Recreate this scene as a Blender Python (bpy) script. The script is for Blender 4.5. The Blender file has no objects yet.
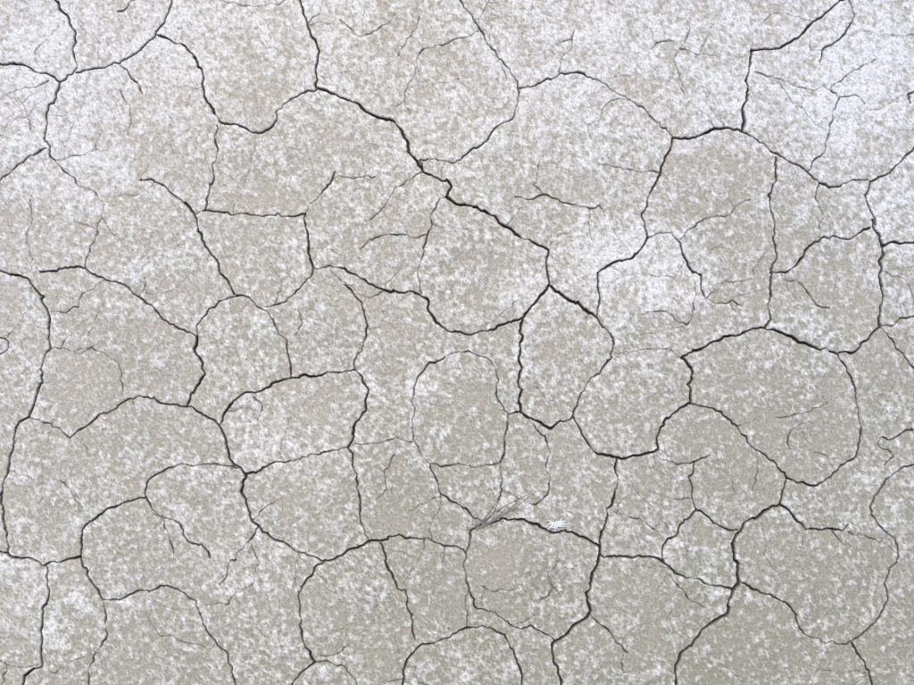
import bpy, math, numpy as np, random
random.seed(7); rng=np.random.default_rng(11)
W0,H0=914.0,685.0
S=0.002            # metres per traced unit (the patch is 1.83 m wide)
MARG=56.0
# ---------------------------------------------------------------- crack survey (plan coordinates)
C=[]
def c(w,*p): C.append((w,[(p[i],p[i+1]) for i in range(0,len(p),2)]))
c(2.0,57,0,63,12,70,25,76,35,74,48,76,60,76,70,68,76,60,82)
c(2.0,0,62,14,64,28,66,40,73,50,79,60,82)
c(2.0,60,82,57,95,50,108,47,120,45,133,47,145,50,157)
c(1.1,50,157,58,166,68,175,80,185,95,190,105,205)
c(1.5,76,73,88,70,100,67,115,64,125,62,137,54,145,46,155,36,163,22,170,8,172,0)
c(1.0,118,64,128,73,137,84,143,95)
c(0.9,120,90,128,105,130,120,128,135)
c(0.9,50,157,60,160,75,155,90,152,105,150)
c(1.2,0,180,10,172,25,160,40,150,47,148)
c(1.6,157,35,170,42,185,47,194,57)
c(2.4,194,57,200,70,203,85,207,100,214,113)
c(1.6,214,113,225,124,240,127,252,131,264,132,270,126,276,113,285,103,300,95,318,88)
c(2.1,301,0,305,15,308,30,315,42,318,55,316,70,316,88)
c(1.0,215,0,235,5,255,6,280,3,290,0)
c(2.6,318,88,330,92,345,98,360,107,365,113,380,120,395,123,402,130,406,142,412,155,420,165,423,172)
c(1.7,217,125,216,140,215,155,214,175,211,190,207,202,205,210)
c(1.4,205,210,220,212,240,214,260,216,275,214,290,216,305,214)
c(1.3,305,214,312,203,320,195,330,185,335,172)
c(1.0,332,180,345,177,360,178,375,177)
c(2.1,305,214,306,228,309,240,307,255,313,267)
c(1.4,140,180,152,180,165,187,175,197,185,203)
c(2.2,185,203,193,213,197,228,203,243,212,255,218,268,225,280,234,294)
c(1.2,195,215,205,210)
c(0.9,105,205,98,222,92,240,88,255,85,268)
c(1.6,40,272,60,270,75,267,85,268,95,275,110,280,125,287,140,298,150,305,160,316,175,327,187,333,197,338)
c(2.0,0,271,15,273,28,277,37,287,42,298,48,310,50,322,50,335,48,348,44,360,42,375,38,390,34,405,30,418,20,422,15,428,12,445,8,465,4,480,2,500,5,520,8,540,8,554)
c(1.0,48,348,62,348,75,353,90,350,105,353,118,362,122,375,123,392)
c(0.9,50,312,65,312,75,305,80,293,95,287,105,280)
c(1.9,197,338,200,325,208,312,220,302,236,296)
c(1.6,236,296,243,296,257,303,268,310,275,322,280,335,287,347,290,360,291,377)
c(1.5,265,307,278,305,290,298,303,285,310,275,313,267)
c(2.1,197,338,195,350,201,362,204,375,197,387,190,398,186,407)
c(1.7,186,407,175,404,160,403,150,400,138,397,125,402,112,410,98,417,85,425,75,433,70,438)
c(1.2,70,438,60,430,45,422,30,418)
c(2.2,186,407,200,413,215,420,220,425,222,435,226,448,233,460,241,468)
c(1.9,220,425,225,410,235,400,245,393,255,392,270,385,285,380,300,377,315,377,330,374,345,370,355,370)
c(1.9,313,267,328,267,345,270,360,277,372,285,385,290,400,292,415,293)
c(2.3,415,293,425,300,430,312,437,322,445,330,460,333,480,333,495,330,510,322,523,318,530,310,535,303,542,295,549,285)
c(1.7,345,285,357,295,362,305,368,318,366,335,362,350,357,360,355,370)
c(1.0,330,268,340,278,355,290,370,298,385,290)
c(1.9,355,370,362,378,370,390,365,405,358,420,352,435,348,448)
c(1.8,348,448,330,452,315,455,300,458,285,462,270,465,255,472,246,474)
c(2.1,348,448,352,460,356,475,357,490,362,505,363,520,366,535,370,543)
c(2.3,241,468,246,475,243,490,247,505,252,520,258,527,270,535,285,543,300,551,318,558,325,560,335,557,350,549,365,543,380,540,395,537,410,538)
c(1.7,410,538,425,540,440,544,455,548,466,553)
c(1.3,258,527,248,540,240,553,230,566,220,585)
c(1.4,241,468,228,465,215,463,200,464,185,465,170,468,158,473,150,480,145,495,152,508,165,517,178,523,185,535,195,545,205,548,210,558)
c(1.9,145,498,130,500,118,505,105,512,95,520,85,528,80,538,80,550,82,565,88,578,95,590,103,600)
c(2.2,0,552,15,555,30,558,45,565,60,562,80,557)
c(2.0,45,565,47,580,46,595,42,610,45,625,43,640,40,655,38,665,30,672,22,685)
c(1.0,0,662,15,668,38,665)
c(1.5,103,600,120,598,135,592,150,590,165,588,175,590,190,600,200,615,205,630,215,640,225,652,233,670,235,685)
c(1.1,103,600,108,615,105,635,95,655,90,670,88,685)
c(0.9,205,605,225,603,240,590,255,580)
c(2.0,325,560,315,570,305,583,300,595,298,610,302,625,305,640,310,655,315,662)
c(1.5,315,662,330,662,345,665,352,678,358,685)
c(2.0,315,662,305,668,297,678,292,685)
c(1.8,380,543,387,555,390,570,396,588,408,592,408,605,412,620,415,640)
c(1.9,402,685,403,670,408,660,418,650,430,642,445,638,460,632,467,628,480,627,495,630,505,640,512,650,520,668,523,685)
c(1.7,466,553,465,570,468,590,475,605,490,610,505,620,515,627,530,625,543,632,555,641)
c(0.9,468,590,466,605,467,628)
c(1.6,466,553,468,540,472,530,485,525)
c(2.3,485,525,500,520,512,518,525,522,540,528,553,533,570,533,585,538,600,547)
c(2.6,600,547,598,558,595,572,590,588,587,600,590,615,578,625,565,635,555,643,553,655,557,668,561,685)
c(1.4,590,615,600,625,610,633,618,643,628,653)
c(2.5,600,547,603,530,608,515,614,500,616,485,615,470,618,458)
c(2.6,618,458,630,459,645,455,655,450,657,435,665,420,680,408,690,403,691,395,687,385,691,378,690,368,682,358)
c(2.9,682,358,690,352,703,350,715,342,730,336,745,331,757,328,770,330,785,333,800,342,815,347,830,349,838,354,850,352,860,345,872,335,880,327)
c(2.2,516,412,530,418,542,424,552,427,560,421,572,420,580,430,588,440,600,453,618,458)
c(1.3,508,415,516,412)
c(2.2,523,318,522,335,520,350,521,365,519,380,520,395,521,412)
c(2.6,549,285,560,295,575,302,590,313,600,322)
c(1.7,600,322,610,335,613,348,612,358,603,368,590,380,583,393,575,408,570,420)
c(0.9,613,352,630,353,645,350,660,350,675,352,682,358)
c(3.0,447,197,460,202,475,208,490,215,500,222,510,228,520,237)
c(2.1,520,237,535,243,545,248,546,258,548,270,549,285)
c(2.0,423,172,435,178,447,182,450,190,447,197)
c(1.6,423,172,420,160,435,160,450,163,462,155,475,148,482,145,495,130,505,123,515,115,520,100,520,88,512,75,505,65)
c(1.7,505,65,495,50,485,38,478,25,470,12,458,0)
c(0.9,478,32,480,20,485,8,490,0)
c(1.0,478,32,460,38,440,45,425,50,415,62,415,75,408,90,405,105,410,115)
c(1.0,423,172,410,180,395,190,385,205,375,215,362,226)
c(1.3,447,197,437,205,430,218,427,235,425,250,420,265,420,280,422,294)
c(1.0,360,250,372,240,385,236,400,235,415,238,427,235)
c(1.0,515,197,530,200,545,195,560,200,575,205,590,208,600,205)
c(0.9,590,208,588,220,592,240)
c(1.0,545,195,535,185,538,170,540,160)
c(1.4,520,88,535,85,545,80,560,75,580,73,600,80,618,92,635,103,650,115,660,122,670,132,673,137)
c(2.7,752,50,750,65,747,80,748,95,745,110,744,122,743,132)
c(2.1,752,50,765,50,780,46,795,38,810,25,822,14,832,8,845,0)
c(2.5,743,132,730,129,715,128,700,134,688,137,673,138)
c(1.9,743,132,757,140,770,150,782,158,795,165,808,172,820,183,835,187,850,181,868,180)
c(1.8,673,138,668,155,662,172,655,185,648,198,645,212,645,225,648,238)
c(2.6,648,238,640,245,632,258,620,258,608,265,598,273)
c(1.7,598,273,598,285,600,300,597,315)
c(1.8,648,238,660,233,675,238,680,240,683,255,690,268,703,275,700,285,705,298)
c(0.9,680,240,690,230,700,222,715,215,730,217,740,205,750,200)
c(1.0,705,298,715,303,730,300,742,306)
c(1.0,696,282,694,300,690,325,678,322,664,312,640,315)
c(1.9,776,158,775,175,770,195,772,215,775,235,775,255,770,275,770,295,768,310,766,328)
c(1.7,770,273,785,271,797,265)
c(2.2,797,265,805,252,815,243,830,238,850,238,862,233,870,228)
c(1.9,876,225,873,218,868,205,867,195,870,182,885,175,900,163,914,150)
c(2.7,873,220,878,230,883,240,884,245,895,243,914,244)
c(2.6,884,245,882,258,881,272,882,290,883,305,880,318,880,327)
c(1.4,880,327,890,325,900,320,914,315)
c(1.1,880,327,895,340,905,355,914,365)
c(1.9,838,354,848,370,853,388,857,405,857,415,862,430,858,450,845,465,825,480,815,485,800,483,787,478)
c(1.5,690,403,705,408,720,412,733,422,743,435,750,447,765,455,778,468,787,478)
c(1.7,787,478,783,490,780,505)
c(3.1,780,505,765,513,752,520,740,530,735,545,735,560,738,575,742,583,735,590,728,605,728,615,715,622,703,630,695,640,685,650,678,660,676,672,675,685)
c(1.7,780,505,795,518,810,530,825,528,840,530,848,525)
c(1.0,840,530,855,535,870,537,885,545,893,550)
c(1.7,742,583,755,590,770,595,785,603,795,615,800,630,820,640,840,645,855,642,870,630,880,615,888,600,885,585,890,570,900,555,895,540,880,525,873,515,872,505,880,490,890,475,905,467,914,465)
c(2.1,852,643,862,660,868,672,872,685)
c(2.0,600,555,615,556,630,558,645,557,660,560,672,570,685,577,700,580,715,587,730,588,735,590)
c(1.5,664,562,665,545,675,535,685,520,697,510,705,515,715,525,730,528,738,530)
c(1.5,697,510,692,495,690,480,695,462)
c(1.2,652,452,665,460,680,465,695,462,710,455)
c(1.0,610,513,625,515,640,520,655,530)
c(1.2,508,415,505,430,505,445,500,460,490,466,475,467,460,463,445,468,430,465,420,455,413,440)
c(1.4,445,357,430,365,418,378,413,395,413,410,412,425,413,440)
c(1.0,445,357,455,353,470,352,485,358,495,370,497,385,500,400,508,414)
c(1.2,348,448,365,443,380,440,395,440,412,442)
c(1.3,430,465,435,480,440,492,450,500,465,507,475,515,485,523)
c(0.9,440,492,440,505,435,515,430,530,432,540)
c(1.1,505,445,500,470,503,490,495,505,485,522)
c(1.2,521,412,535,425,545,437,548,450,546,465,550,480,548,495,532,505)
c(1.7,-6,336,4,341,6,348,3,354,-6,358)
c(1.4,850,0,852,15,845,35,835,42,825,50,820,62)
c(1.0,755,72,775,78,790,83,810,88,830,90,840,97,855,95,865,104)
c(0.9,830,90,845,75,860,70,875,60)
c(1.2,840,97,835,110,832,130,825,150,812,160,808,172)
c(0.9,775,80,790,100,805,110,815,125,825,130)
c(0.9,690,25,685,40,675,60,680,78,685,95)
c(0.9,640,105,620,100,605,105,600,120,588,125,592,140)
c(0.9,600,165,625,170,645,172,662,175)
c(1.0,790,450,788,435,800,428,810,422)
c(1.0,775,418,795,415,810,410,825,405,822,396)
c(1.5,882,437,895,437,905,430,914,427)
c(1.1,882,437,880,447,895,455,885,465)
c(1.0,298,310,303,318,300,328,295,336)
c(0.9,150,505,160,520,170,535,175,560)
c(0.9,670,575,680,590,690,600,705,608)
c(0.9,820,183,815,200,822,215,820,238)
c(1.6,916,85,908,94,911,103)
c(0.9,575,30,572,45,560,60,560,75)
c(0.9,650,50,665,40,675,42)
c(0.9,340,20,360,35,380,30,395,15)
c(0.9,560,560,548,575,552,590,540,600)
c(0.9,480,585,500,592,520,588)
c(0.9,250,392,262,405,258,425)
c(1.0,785,278,800,285,812,300,830,308)
c(0.9,30,130,28,110,18,98)
c(0.9,395,455,385,470,388,488,376,500)
c(0.9,60,480,75,495,80,512)
c(0.9,30,200,32,220,28,245,32,270)
# hairline side cracks: leave an existing crack, wander across the plate, stop at the next crack
G=3; ow,oh=int(1100/G),int(860/G); occ=np.zeros((oh,ow),bool)
def mark(p,q):
    n=int(math.hypot(q[0]-p[0],q[1]-p[1])/2)+1
    for i in range(n+1):
        x=p[0]+(q[0]-p[0])*i/n;y=p[1]+(q[1]-p[1])*i/n
        a,b=int((y+80)/G),int((x+80)/G)
        if 0<=a<oh and 0<=b<ow: occ[a,b]=True
def hit(x,y):
    a,b=int((y+80)/G),int((x+80)/G)
    return not(0<=a<oh and 0<=b<ow) or occ[a,b]
for w,p in C:
    for a,b in zip(p[:-1],p[1:]): mark(a,b)
base=list(C); hair=[]; tries=0
while len(hair)<210 and tries<9000:
    tries+=1
    src=random.choice(base if random.random()<.7 or not hair else hair)
    i=random.randrange(len(src[1])-1); a=src[1][i]; b=src[1][i+1]
    t=random.random(); x=a[0]+(b[0]-a[0])*t; y=a[1]+(b[1]-a[1])*t
    an=math.atan2(b[1]-a[1],b[0]-a[0])+random.choice((-1,1))*random.uniform(1.0,1.6)
    pts=[(x,y)]; Lmax=random.choice((22,35,50,75,100)); L_=0; dr=random.uniform(-.08,.08)
    while L_<Lmax:
        an+=dr+random.uniform(-.35,.35); l=random.uniform(5,8); x+=l*math.cos(an);y+=l*math.sin(an);L_+=l
        pts.append((x,y))
        if L_>9 and hit(x,y): break
    if len(pts)<4 : continue
    # keep clear of parallel neighbours
    if sum(hit(px+dx,py+dy) for px,py in pts[2:-1] for dx,dy in ((7,0),(-7,0),(0,7),(0,-7)))>1: continue
    hair.append((random.uniform(.65,1.05),pts))
    for a,b in zip(pts[:-1],pts[1:]): mark(a,b)
nsurvey=len(C)
C+=hair
# continue edge cracks beyond the surveyed patch
ext=[]
for w,p in C:
    p=list(p)
    for end in (0,-1):
        x,y=p[end]
        if len(p)>1 and (x<=0 or y<=0 or x>=913 or y>=684):
            q=p[1] if end==0 else p[-2]
            a=math.atan2(y-q[1],x-q[0]); e=[]
            for j in range(9):
                a+=random.uniform(-.4,.4); x+=12*math.cos(a); y+=12*math.sin(a); e.append((x,y))
            if end==0: p=e[::-1]+p
            else: p=p+e
    ext.append((w,p))
C=ext
def smooth_jag(p,w):
    P=np.array(p,float); out=[]
    n=len(P)
    for i in range(n-1):
        p0=P[max(i-1,0)];p1=P[i];p2=P[i+1];p3=P[min(i+2,n-1)]
        L=np.linalg.norm(p2-p1); k=max(2,int(L/2.0))
        for t in np.arange(k)/k:
            cr=.5*((2*p1)+(-p0+p2)*t+(2*p0-5*p1+4*p2-p3)*t*t+(-p0+3*p1-3*p2+p3)*t**3)
            out.append(.5*cr+.5*(p1+(p2-p1)*t))
    out.append(P[-1]); out=np.array(out); m=len(out)
    if m>3:
        def jn(step,amp):
            kk=max(2,int(m/step)+2); v=rng.normal(0,amp,(kk,2)); t=np.linspace(0,kk-1,m)
            return np.stack([np.interp(t,np.arange(kk),v[:,i]) for i in (0,1)],1)
        env=np.minimum(1,np.minimum(np.arange(m),np.arange(m)[::-1])/3.)[:,None]
        out=out+(jn(6,1.15)+jn(2.6,.85)+jn(1.4,.35)+rng.normal(0,.2,(m,2)))*env
    return out
# ---------------------------------------------------------------- height field
NX=1560; sp=(W0+2*MARG)/(NX-1); NY=int(round((H0+2*MARG)/sp))+1
gx=-MARG+np.arange(NX)*sp; gy=-MARG+np.arange(NY)*sp
X,Y=np.meshgrid(gx,gy)
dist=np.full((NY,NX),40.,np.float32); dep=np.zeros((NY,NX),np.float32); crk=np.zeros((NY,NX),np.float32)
for ci,(w,p) in enumerate(C):
    q=smooth_jag(p,w); m=len(q)
    k1=max(2,m//3+2);k2=max(2,m//12+2);tt=np.linspace(0,1,m)
    ww=w*.74*(1+np.interp(tt*(k1-1),np.arange(k1),rng.normal(0,.22,k1))+np.interp(tt*(k2-1),np.arange(k2),rng.normal(0,.18,k2)))
    hairline=ci>=nsurvey
    if w<1.35: ww*=np.clip(.65+np.interp(tt*(k1-1),np.arange(k1),rng.random(k1))*.8,0,1.25)
    if hairline: ww*=np.linspace(1,.55,m)
    ww=np.clip(ww,.36 if hairline else .62 if w<1.35 else .85,3.3)
    R=26 if w>1.2 else 7
    strength=.85 if hairline else 1.
    for i in range(m-1):
        a=q[i];b=q[i+1]
        x0=int((min(a[0],b[0])-R+MARG)/sp);x1=int((max(a[0],b[0])+R+MARG)/sp)+1
        y0=int((min(a[1],b[1])-R+MARG)/sp);y1=int((max(a[1],b[1])+R+MARG)/sp)+1
        x0=max(x0,0);y0=max(y0,0);x1=min(x1,NX);y1=min(y1,NY)
        if x1<=x0 or y1<=y0: continue
        xs=X[y0:y1,x0:x1];ys=Y[y0:y1,x0:x1]
        d=b-a;l2=max(d@d,1e-9)
        t=np.clip(((xs-a[0])*d[0]+(ys-a[1])*d[1])/l2,0,1)
        D=np.hypot(xs-a[0]-t*d[0],ys-a[1]-t*d[1])
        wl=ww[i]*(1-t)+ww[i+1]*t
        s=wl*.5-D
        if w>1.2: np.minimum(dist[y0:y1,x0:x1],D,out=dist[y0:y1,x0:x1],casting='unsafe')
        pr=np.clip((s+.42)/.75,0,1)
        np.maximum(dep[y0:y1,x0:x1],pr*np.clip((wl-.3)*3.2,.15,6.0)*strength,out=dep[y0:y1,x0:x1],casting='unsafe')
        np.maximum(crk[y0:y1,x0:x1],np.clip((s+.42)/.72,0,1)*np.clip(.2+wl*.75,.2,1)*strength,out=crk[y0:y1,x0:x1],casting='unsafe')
fy=np.fft.fftfreq(NY,sp)[:,None];fx=np.fft.rfftfreq(NX,sp)[None,:]
def band(wl,bw=.5,ax=1.,ang=0.):
    ca,sa=math.cos(ang),math.sin(ang)
    u=(fx*ca+fy*sa)*ax; v=(-fx*sa+fy*ca)
    f=np.hypot(u,v)+1e-9
    g=np.exp(-(np.log(f*wl)/bw)**2)
    n=np.fft.irfft2(np.fft.rfft2(rng.normal(size=(NY,NX)))*g,s=(NY,NX))
    return (n/n.std()).astype(np.float32)
n2=band(2.5,.5,1.6,.8);n4=band(4.5,.5,1.5,.8);n8=band(9,.5,1.2,.8);n16=band(18,.5);n40=band(45,.5);n120=band(130,.6)
sal=np.zeros_like(X)
for x,y,r,a in [(85,170,45,.9),(45,60,55,.7),(170,85,45,.6),(20,120,40,.6),(330,20,60,.6),(522,290,20,1.3),(640,262,45,1.0),(590,250,35,.8),
    (835,105,60,.9),(885,50,70,.8),(700,120,40,.4),(440,130,45,.5),(600,40,80,.4),(130,15,70,.6),(30,600,60,.5),(240,560,40,.5),
    (320,440,45,.5),(430,385,22,.6),(890,215,35,.6),(560,110,50,.4),(260,430,30,.5),(670,285,30,.8),(240,25,50,.3),(560,8,90,.4),(740,20,80,.4),
    (130,330,45,-.3),(730,440,70,-.5),(850,600,80,-.4),(500,590,60,-.4),(720,650,70,-.4),(820,410,60,-.4),(330,350,50,-.3),(390,500,50,-.5),
    (480,410,40,-.35),(120,400,50,-.3),(260,170,50,-.3),(480,260,35,-.3),(900,370,40,-.4),(420,600,50,-.2),(690,220,50,-.3),(800,250,60,-.3),(740,170,40,-.3)]:
    sal+=a*np.exp(-((X-x)**2+(Y-y)**2)/(2*r*r*.6))
near=np.exp(-dist/9.)
salt_falloff=.30+.38*sal-.20*(Y/H0-.4)+.07*n120+.10*n40+.13*n16+.14*n8+.09*n4+.03*n2+.14*near  # salt blotches plus a bright-top light falloff painted into the same field
salt_falloff=np.clip(salt_falloff,-.3,1.3)
crust=n8*.35+n4*.7+n2*1.1
z=-dep-.08*np.exp(-dist/1.3)+.25*n40+.08*n8+.06*n4+.08*n2
edge=np.minimum(np.minimum(X+MARG,W0+MARG-X),np.minimum(Y+MARG,H0+MARG-Y))
z*=np.clip(edge/8,0,1)
co=np.empty((NY*NX,3),np.float32)
co[:,0]=((X-W0/2)*S).ravel();co[:,1]=(-(Y-H0/2)*S).ravel();co[:,2]=(z*S).ravel()
idx=np.arange(NX*NY).reshape(NY,NX)
F=np.stack([idx[:-1,:-1],idx[1:,:-1],idx[1:,1:],idx[:-1,1:]],-1).reshape(-1,4)
hx=(W0/2+MARG)*S;hy=co[:,1].max();hy2=-co[:,1].min();B=400.
oc=np.array([[-hx,-hy2,0],[hx,-hy2,0],[hx,hy,0],[-hx,hy,0],[-B,-B,0],[B,-B,0],[B,B,0],[-B,B,0]],np.float32)
nb=len(co);of=np.array([[4,5,1,0],[5,6,2,1],[6,7,3,2],[7,4,0,3]])+nb
co=np.vstack([co,oc]);F=np.vstack([F,of])
me=bpy.data.meshes.new('cracked_ground')
me.vertices.add(len(co));me.vertices.foreach_set('co',co.ravel())
me.loops.add(F.size);me.loops.foreach_set('vertex_index',F.ravel().astype(np.int32))
me.polygons.add(len(F));me.polygons.foreach_set('loop_start',(np.arange(len(F))*4).astype(np.int32))
try: me.polygons.foreach_set('loop_total',np.full(len(F),4,np.int32))
except Exception: pass
me.update(calc_edges=True)
def attr(n,a,o):
    at=me.attributes.new(n,'FLOAT','POINT')
    at.data.foreach_set('value',np.concatenate([np.asarray(a,np.float32).ravel(),np.full(8,o,np.float32)]))
attr('salt_falloff',salt_falloff,.35);attr('crack',crk,0);attr('outer',np.zeros_like(X),1);attr('fine',crust,0)
vignette_tone=np.clip(.5+.75*(Y/H0-.5)+.5*(X/W0-.5)+.12*n120+.06*n40,0,1);attr('vignette_tone',vignette_tone,.5)  # lens falloff painted into the clay, darker to lower right, plus random variation
cool_cast=np.clip((X/W0-.45)*1.1,0,1)*np.clip(1.1-Y/H0,0,1)+.3*np.clip(1-X/300,0,1)*np.clip(1.3-Y/H0,0,1);attr('cool_cast',cool_cast,0)  # bluish light cast at upper right and left side, painted as colour
me.polygons.foreach_set('use_smooth',np.ones(len(F),bool))
g=bpy.data.objects.new('cracked_ground',me);bpy.context.collection.objects.link(g)
# ---------------------------------------------------------------- material
m=bpy.data.materials.new('dry_clay');m.use_nodes=True;nt=m.node_tree;N=nt.nodes;L=nt.links;N.clear()
def nd(t,**k):
    n=N.new(t)
    for a,b in k.items(): setattr(n,a,b)
    return n
def at(n): return nd('ShaderNodeAttribute',attribute_name=n).outputs['Fac']
def mth(op,a,b,cl=False):
    n=nd('ShaderNodeMath',operation=op,use_clamp=cl)
    for i,v in enumerate((a,b)):
        if isinstance(v,(int,float)): n.inputs[i].default_value=v
        else: L.new(v,n.inputs[i])
    return n.outputs[0]
def mix(f,a,b,bt='MIX'):
    n=nd('ShaderNodeMix',data_type='RGBA',blend_type=bt)
    for s,v in ((n.inputs[0],f),(n.inputs[6],a),(n.inputs[7],b)):
        if isinstance(v,(int,float)): s.default_value=v
        elif isinstance(v,tuple): s.default_value=(*v,1)
        else: L.new(v,s)
    return n.outputs[2]
tc=nd('ShaderNodeTexCoord').outputs['Object']
def noise(sc,det=3,r=.6):
    n=nd('ShaderNodeTexNoise');n.inputs['Scale'].default_value=sc;n.inputs['Detail'].default_value=det;n.inputs['Roughness'].default_value=r
    L.new(tc,n.inputs['Vector']);return n.outputs['Fac']
clay=mix(at('vignette_tone'),(.45,.415,.35),(.275,.28,.215))  # clay colour carries the painted lens darkening
clay=mix(mth('MULTIPLY',noise(9,1),.42),clay,(.43,.375,.32))
white=mix(at('cool_cast'),(.72,.705,.67),(.69,.70,.755))
clay=mix(mth('MULTIPLY',at('cool_cast'),.5),clay,(.44,.435,.44))
rs=nd('ShaderNodeMapRange',interpolation_type='SMOOTHSTEP');L.new(mth('ADD',at('salt_falloff'),mth('MULTIPLY',mth('SUBTRACT',noise(300,1),.5),.25)),rs.inputs[0])
rs.inputs[1].default_value=-.1;rs.inputs[2].default_value=1.2
col=mix(rs.outputs[0],clay,white)
sp_=mth('ADD',1,mth('MULTIPLY',at('fine'),.075))
cmb=nd('ShaderNodeCombineColor');[L.new(sp_,cmb.inputs[i]) for i in range(3)]
col=mix(1.,col,cmb.outputs[0],'MULTIPLY')
gr=nd('ShaderNodeMapRange');L.new(noise(620,1),gr.inputs[0]);gr.inputs[1].default_value=.64;gr.inputs[2].default_value=.78
col=mix(mth('MULTIPLY',gr.outputs[0],.6),col,(.16,.14,.10))
vo=nd('ShaderNodeTexVoronoi',feature='DISTANCE_TO_EDGE');vo.inputs['Scale'].default_value=5.2
dn=nd('ShaderNodeTexNoise');dn.inputs['Scale'].default_value=9;dn.inputs['Detail'].default_value=3;L.new(tc,dn.inputs['Vector'])
va=nd('ShaderNodeVectorMath',operation='MULTIPLY_ADD');L.new(dn.outputs['Color'],va.inputs[0]);va.inputs[1].default_value=(.12,.12,0);L.new(tc,va.inputs[2]);L.new(va.outputs[0],vo.inputs['Vector'])
vr=nd('ShaderNodeMapRange');L.new(vo.outputs['Distance'],vr.inputs[0]);vr.inputs[1].default_value=.006;vr.inputs[2].default_value=.014;vr.inputs[3].default_value=1;vr.inputs[4].default_value=0
oc_=mth('MULTIPLY',vr.outputs[0],at('outer'))
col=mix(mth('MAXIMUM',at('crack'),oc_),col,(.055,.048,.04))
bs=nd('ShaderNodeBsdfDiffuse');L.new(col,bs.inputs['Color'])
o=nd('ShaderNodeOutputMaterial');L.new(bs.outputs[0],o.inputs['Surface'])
me.materials.append(m)
# ---------------------------------------------------------------- small debris
def simple(n,colr,rough=.8):
    mm=bpy.data.materials.new(n);mm.use_nodes=True;t=mm.node_tree;b=t.nodes['Principled BSDF'];b.inputs['Roughness'].default_value=rough
    no=t.nodes.new('ShaderNodeTexNoise');no.inputs['Scale'].default_value=300
    cr=t.nodes.new('ShaderNodeMix');cr.data_type='RGBA';cr.inputs[6].default_value=(*[v*.7 for v in colr],1);cr.inputs[7].default_value=(*colr,1)
    t.links.new(no.outputs['Fac'],cr.inputs[0]);t.links.new(cr.outputs[2],b.inputs['Base Color']);return mm
def strands(name,lines,rad,mat):
    V=[];Fc=[]
    for pts in lines:
        k=len(pts);base=len(V)
        for i,(x,y,zz) in enumerate(pts):
            a=np.array(pts[max(i-1,0)][:2]);b=np.array(pts[min(i+1,k-1)][:2]);d=b-a;d/=max(np.hypot(*d),1e-6);nn=np.array([-d[1],d[0]])
            r=rad*(1-.75*i/(k-1))
            for j in range(5):
                th=j*2*math.pi/5;ox=nn*math.cos(th)*r
                V.append(((x+ox[0]-W0/2)*S,-(y+ox[1]-H0/2)*S,(zz+math.sin(th)*r)*S))
        for i in range(k-1):
            for j in range(5):
                Fc.append((base+i*5+j,base+i*5+(j+1)%5,base+(i+1)*5+(j+1)%5,base+(i+1)*5+j))
        Fc.append(tuple(base+j for j in range(5)));Fc.append(tuple(base+(k-1)*5+j for j in range(5)))
    ms=bpy.data.meshes.new(name);ms.from_pydata(V,[],Fc);ms.materials.append(mat)
    ob=bpy.data.objects.new(name,ms);bpy.context.collection.objects.link(ob);return ob
ls=[]
def strand(x,y,x2,y2,bend,z0=.5,z1=1.2):
    k=9;dx,dy=x2-x,y2-y;L_=math.hypot(dx,dy);p=[]
    for i in range(k):
        t=i/(k-1);bo=bend*math.sin(math.pi*t)+random.uniform(-.25,.25)
        p.append((x+dx*t-dy/L_*bo,y+dy*t+dx/L_*bo,z0+(z1-z0)*math.sin(math.pi*t*.9)))
    return p
for e in [(498,503,2),(508,505,2),(520,498,4),(530,493,-3),(500,514,1),(518,508,-2),(502,492,2),(538,489,3)]:
    ls.append(strand(476+random.uniform(-2,4),528+random.uniform(-2,2),e[0],e[1],e[2]))
strands('dry_grass_tuft',ls,.55,simple('dry_straw',(.24,.23,.19)))
fl=[]
for i in range(40):
    a=random.uniform(0,6.28);r=random.uniform(5,12)
    cx,cy=556+random.uniform(-4,4),524+random.uniform(-2,2)
    fl.append(strand(cx,cy,cx+r*math.cos(a),cy+r*.55*math.sin(a),random.uniform(-1.5,1.5),.9,2.5))
strands('seed_fluff',fl,.8,simple('white_fluff',(.88,.9,.91)))
# ---------------------------------------------------------------- light, sky, camera
sc=bpy.context.scene
w=bpy.data.worlds.new('World');sc.world=w;w.use_nodes=True;t=w.node_tree
sk=t.nodes.new('ShaderNodeTexSky');sk.sky_type='NISHITA';sk.sun_disc=False
el,az=math.radians(62),math.radians(-20)
sk.sun_elevation=el;sk.sun_rotation=az;sk.air_density=1;sk.dust_density=3
t.links.new(sk.outputs[0],t.nodes['Background'].inputs[0]);t.nodes['Background'].inputs[1].default_value=.15
sd=bpy.data.lights.new('sun','SUN');sd.energy=2.0;sd.angle=math.radians(25);sd.color=(1,.97,.92)
so=bpy.data.objects.new('sun',sd);bpy.context.collection.objects.link(so)
so.rotation_euler=(-(math.radians(90)-el),0,-az)
cd=bpy.data.cameras.new('camera');cd.sensor_width=36;CH=2.3;cd.lens=36*CH/(W0*S);cd.clip_end=2000;cd.clip_start=.05
co_=bpy.data.objects.new('camera',cd);co_.location=(0,0,CH);bpy.context.collection.objects.link(co_);sc.camera=co_
sc.view_settings.view_transform='Standard';sc.view_settings.look='None';sc.view_settings.exposure=0
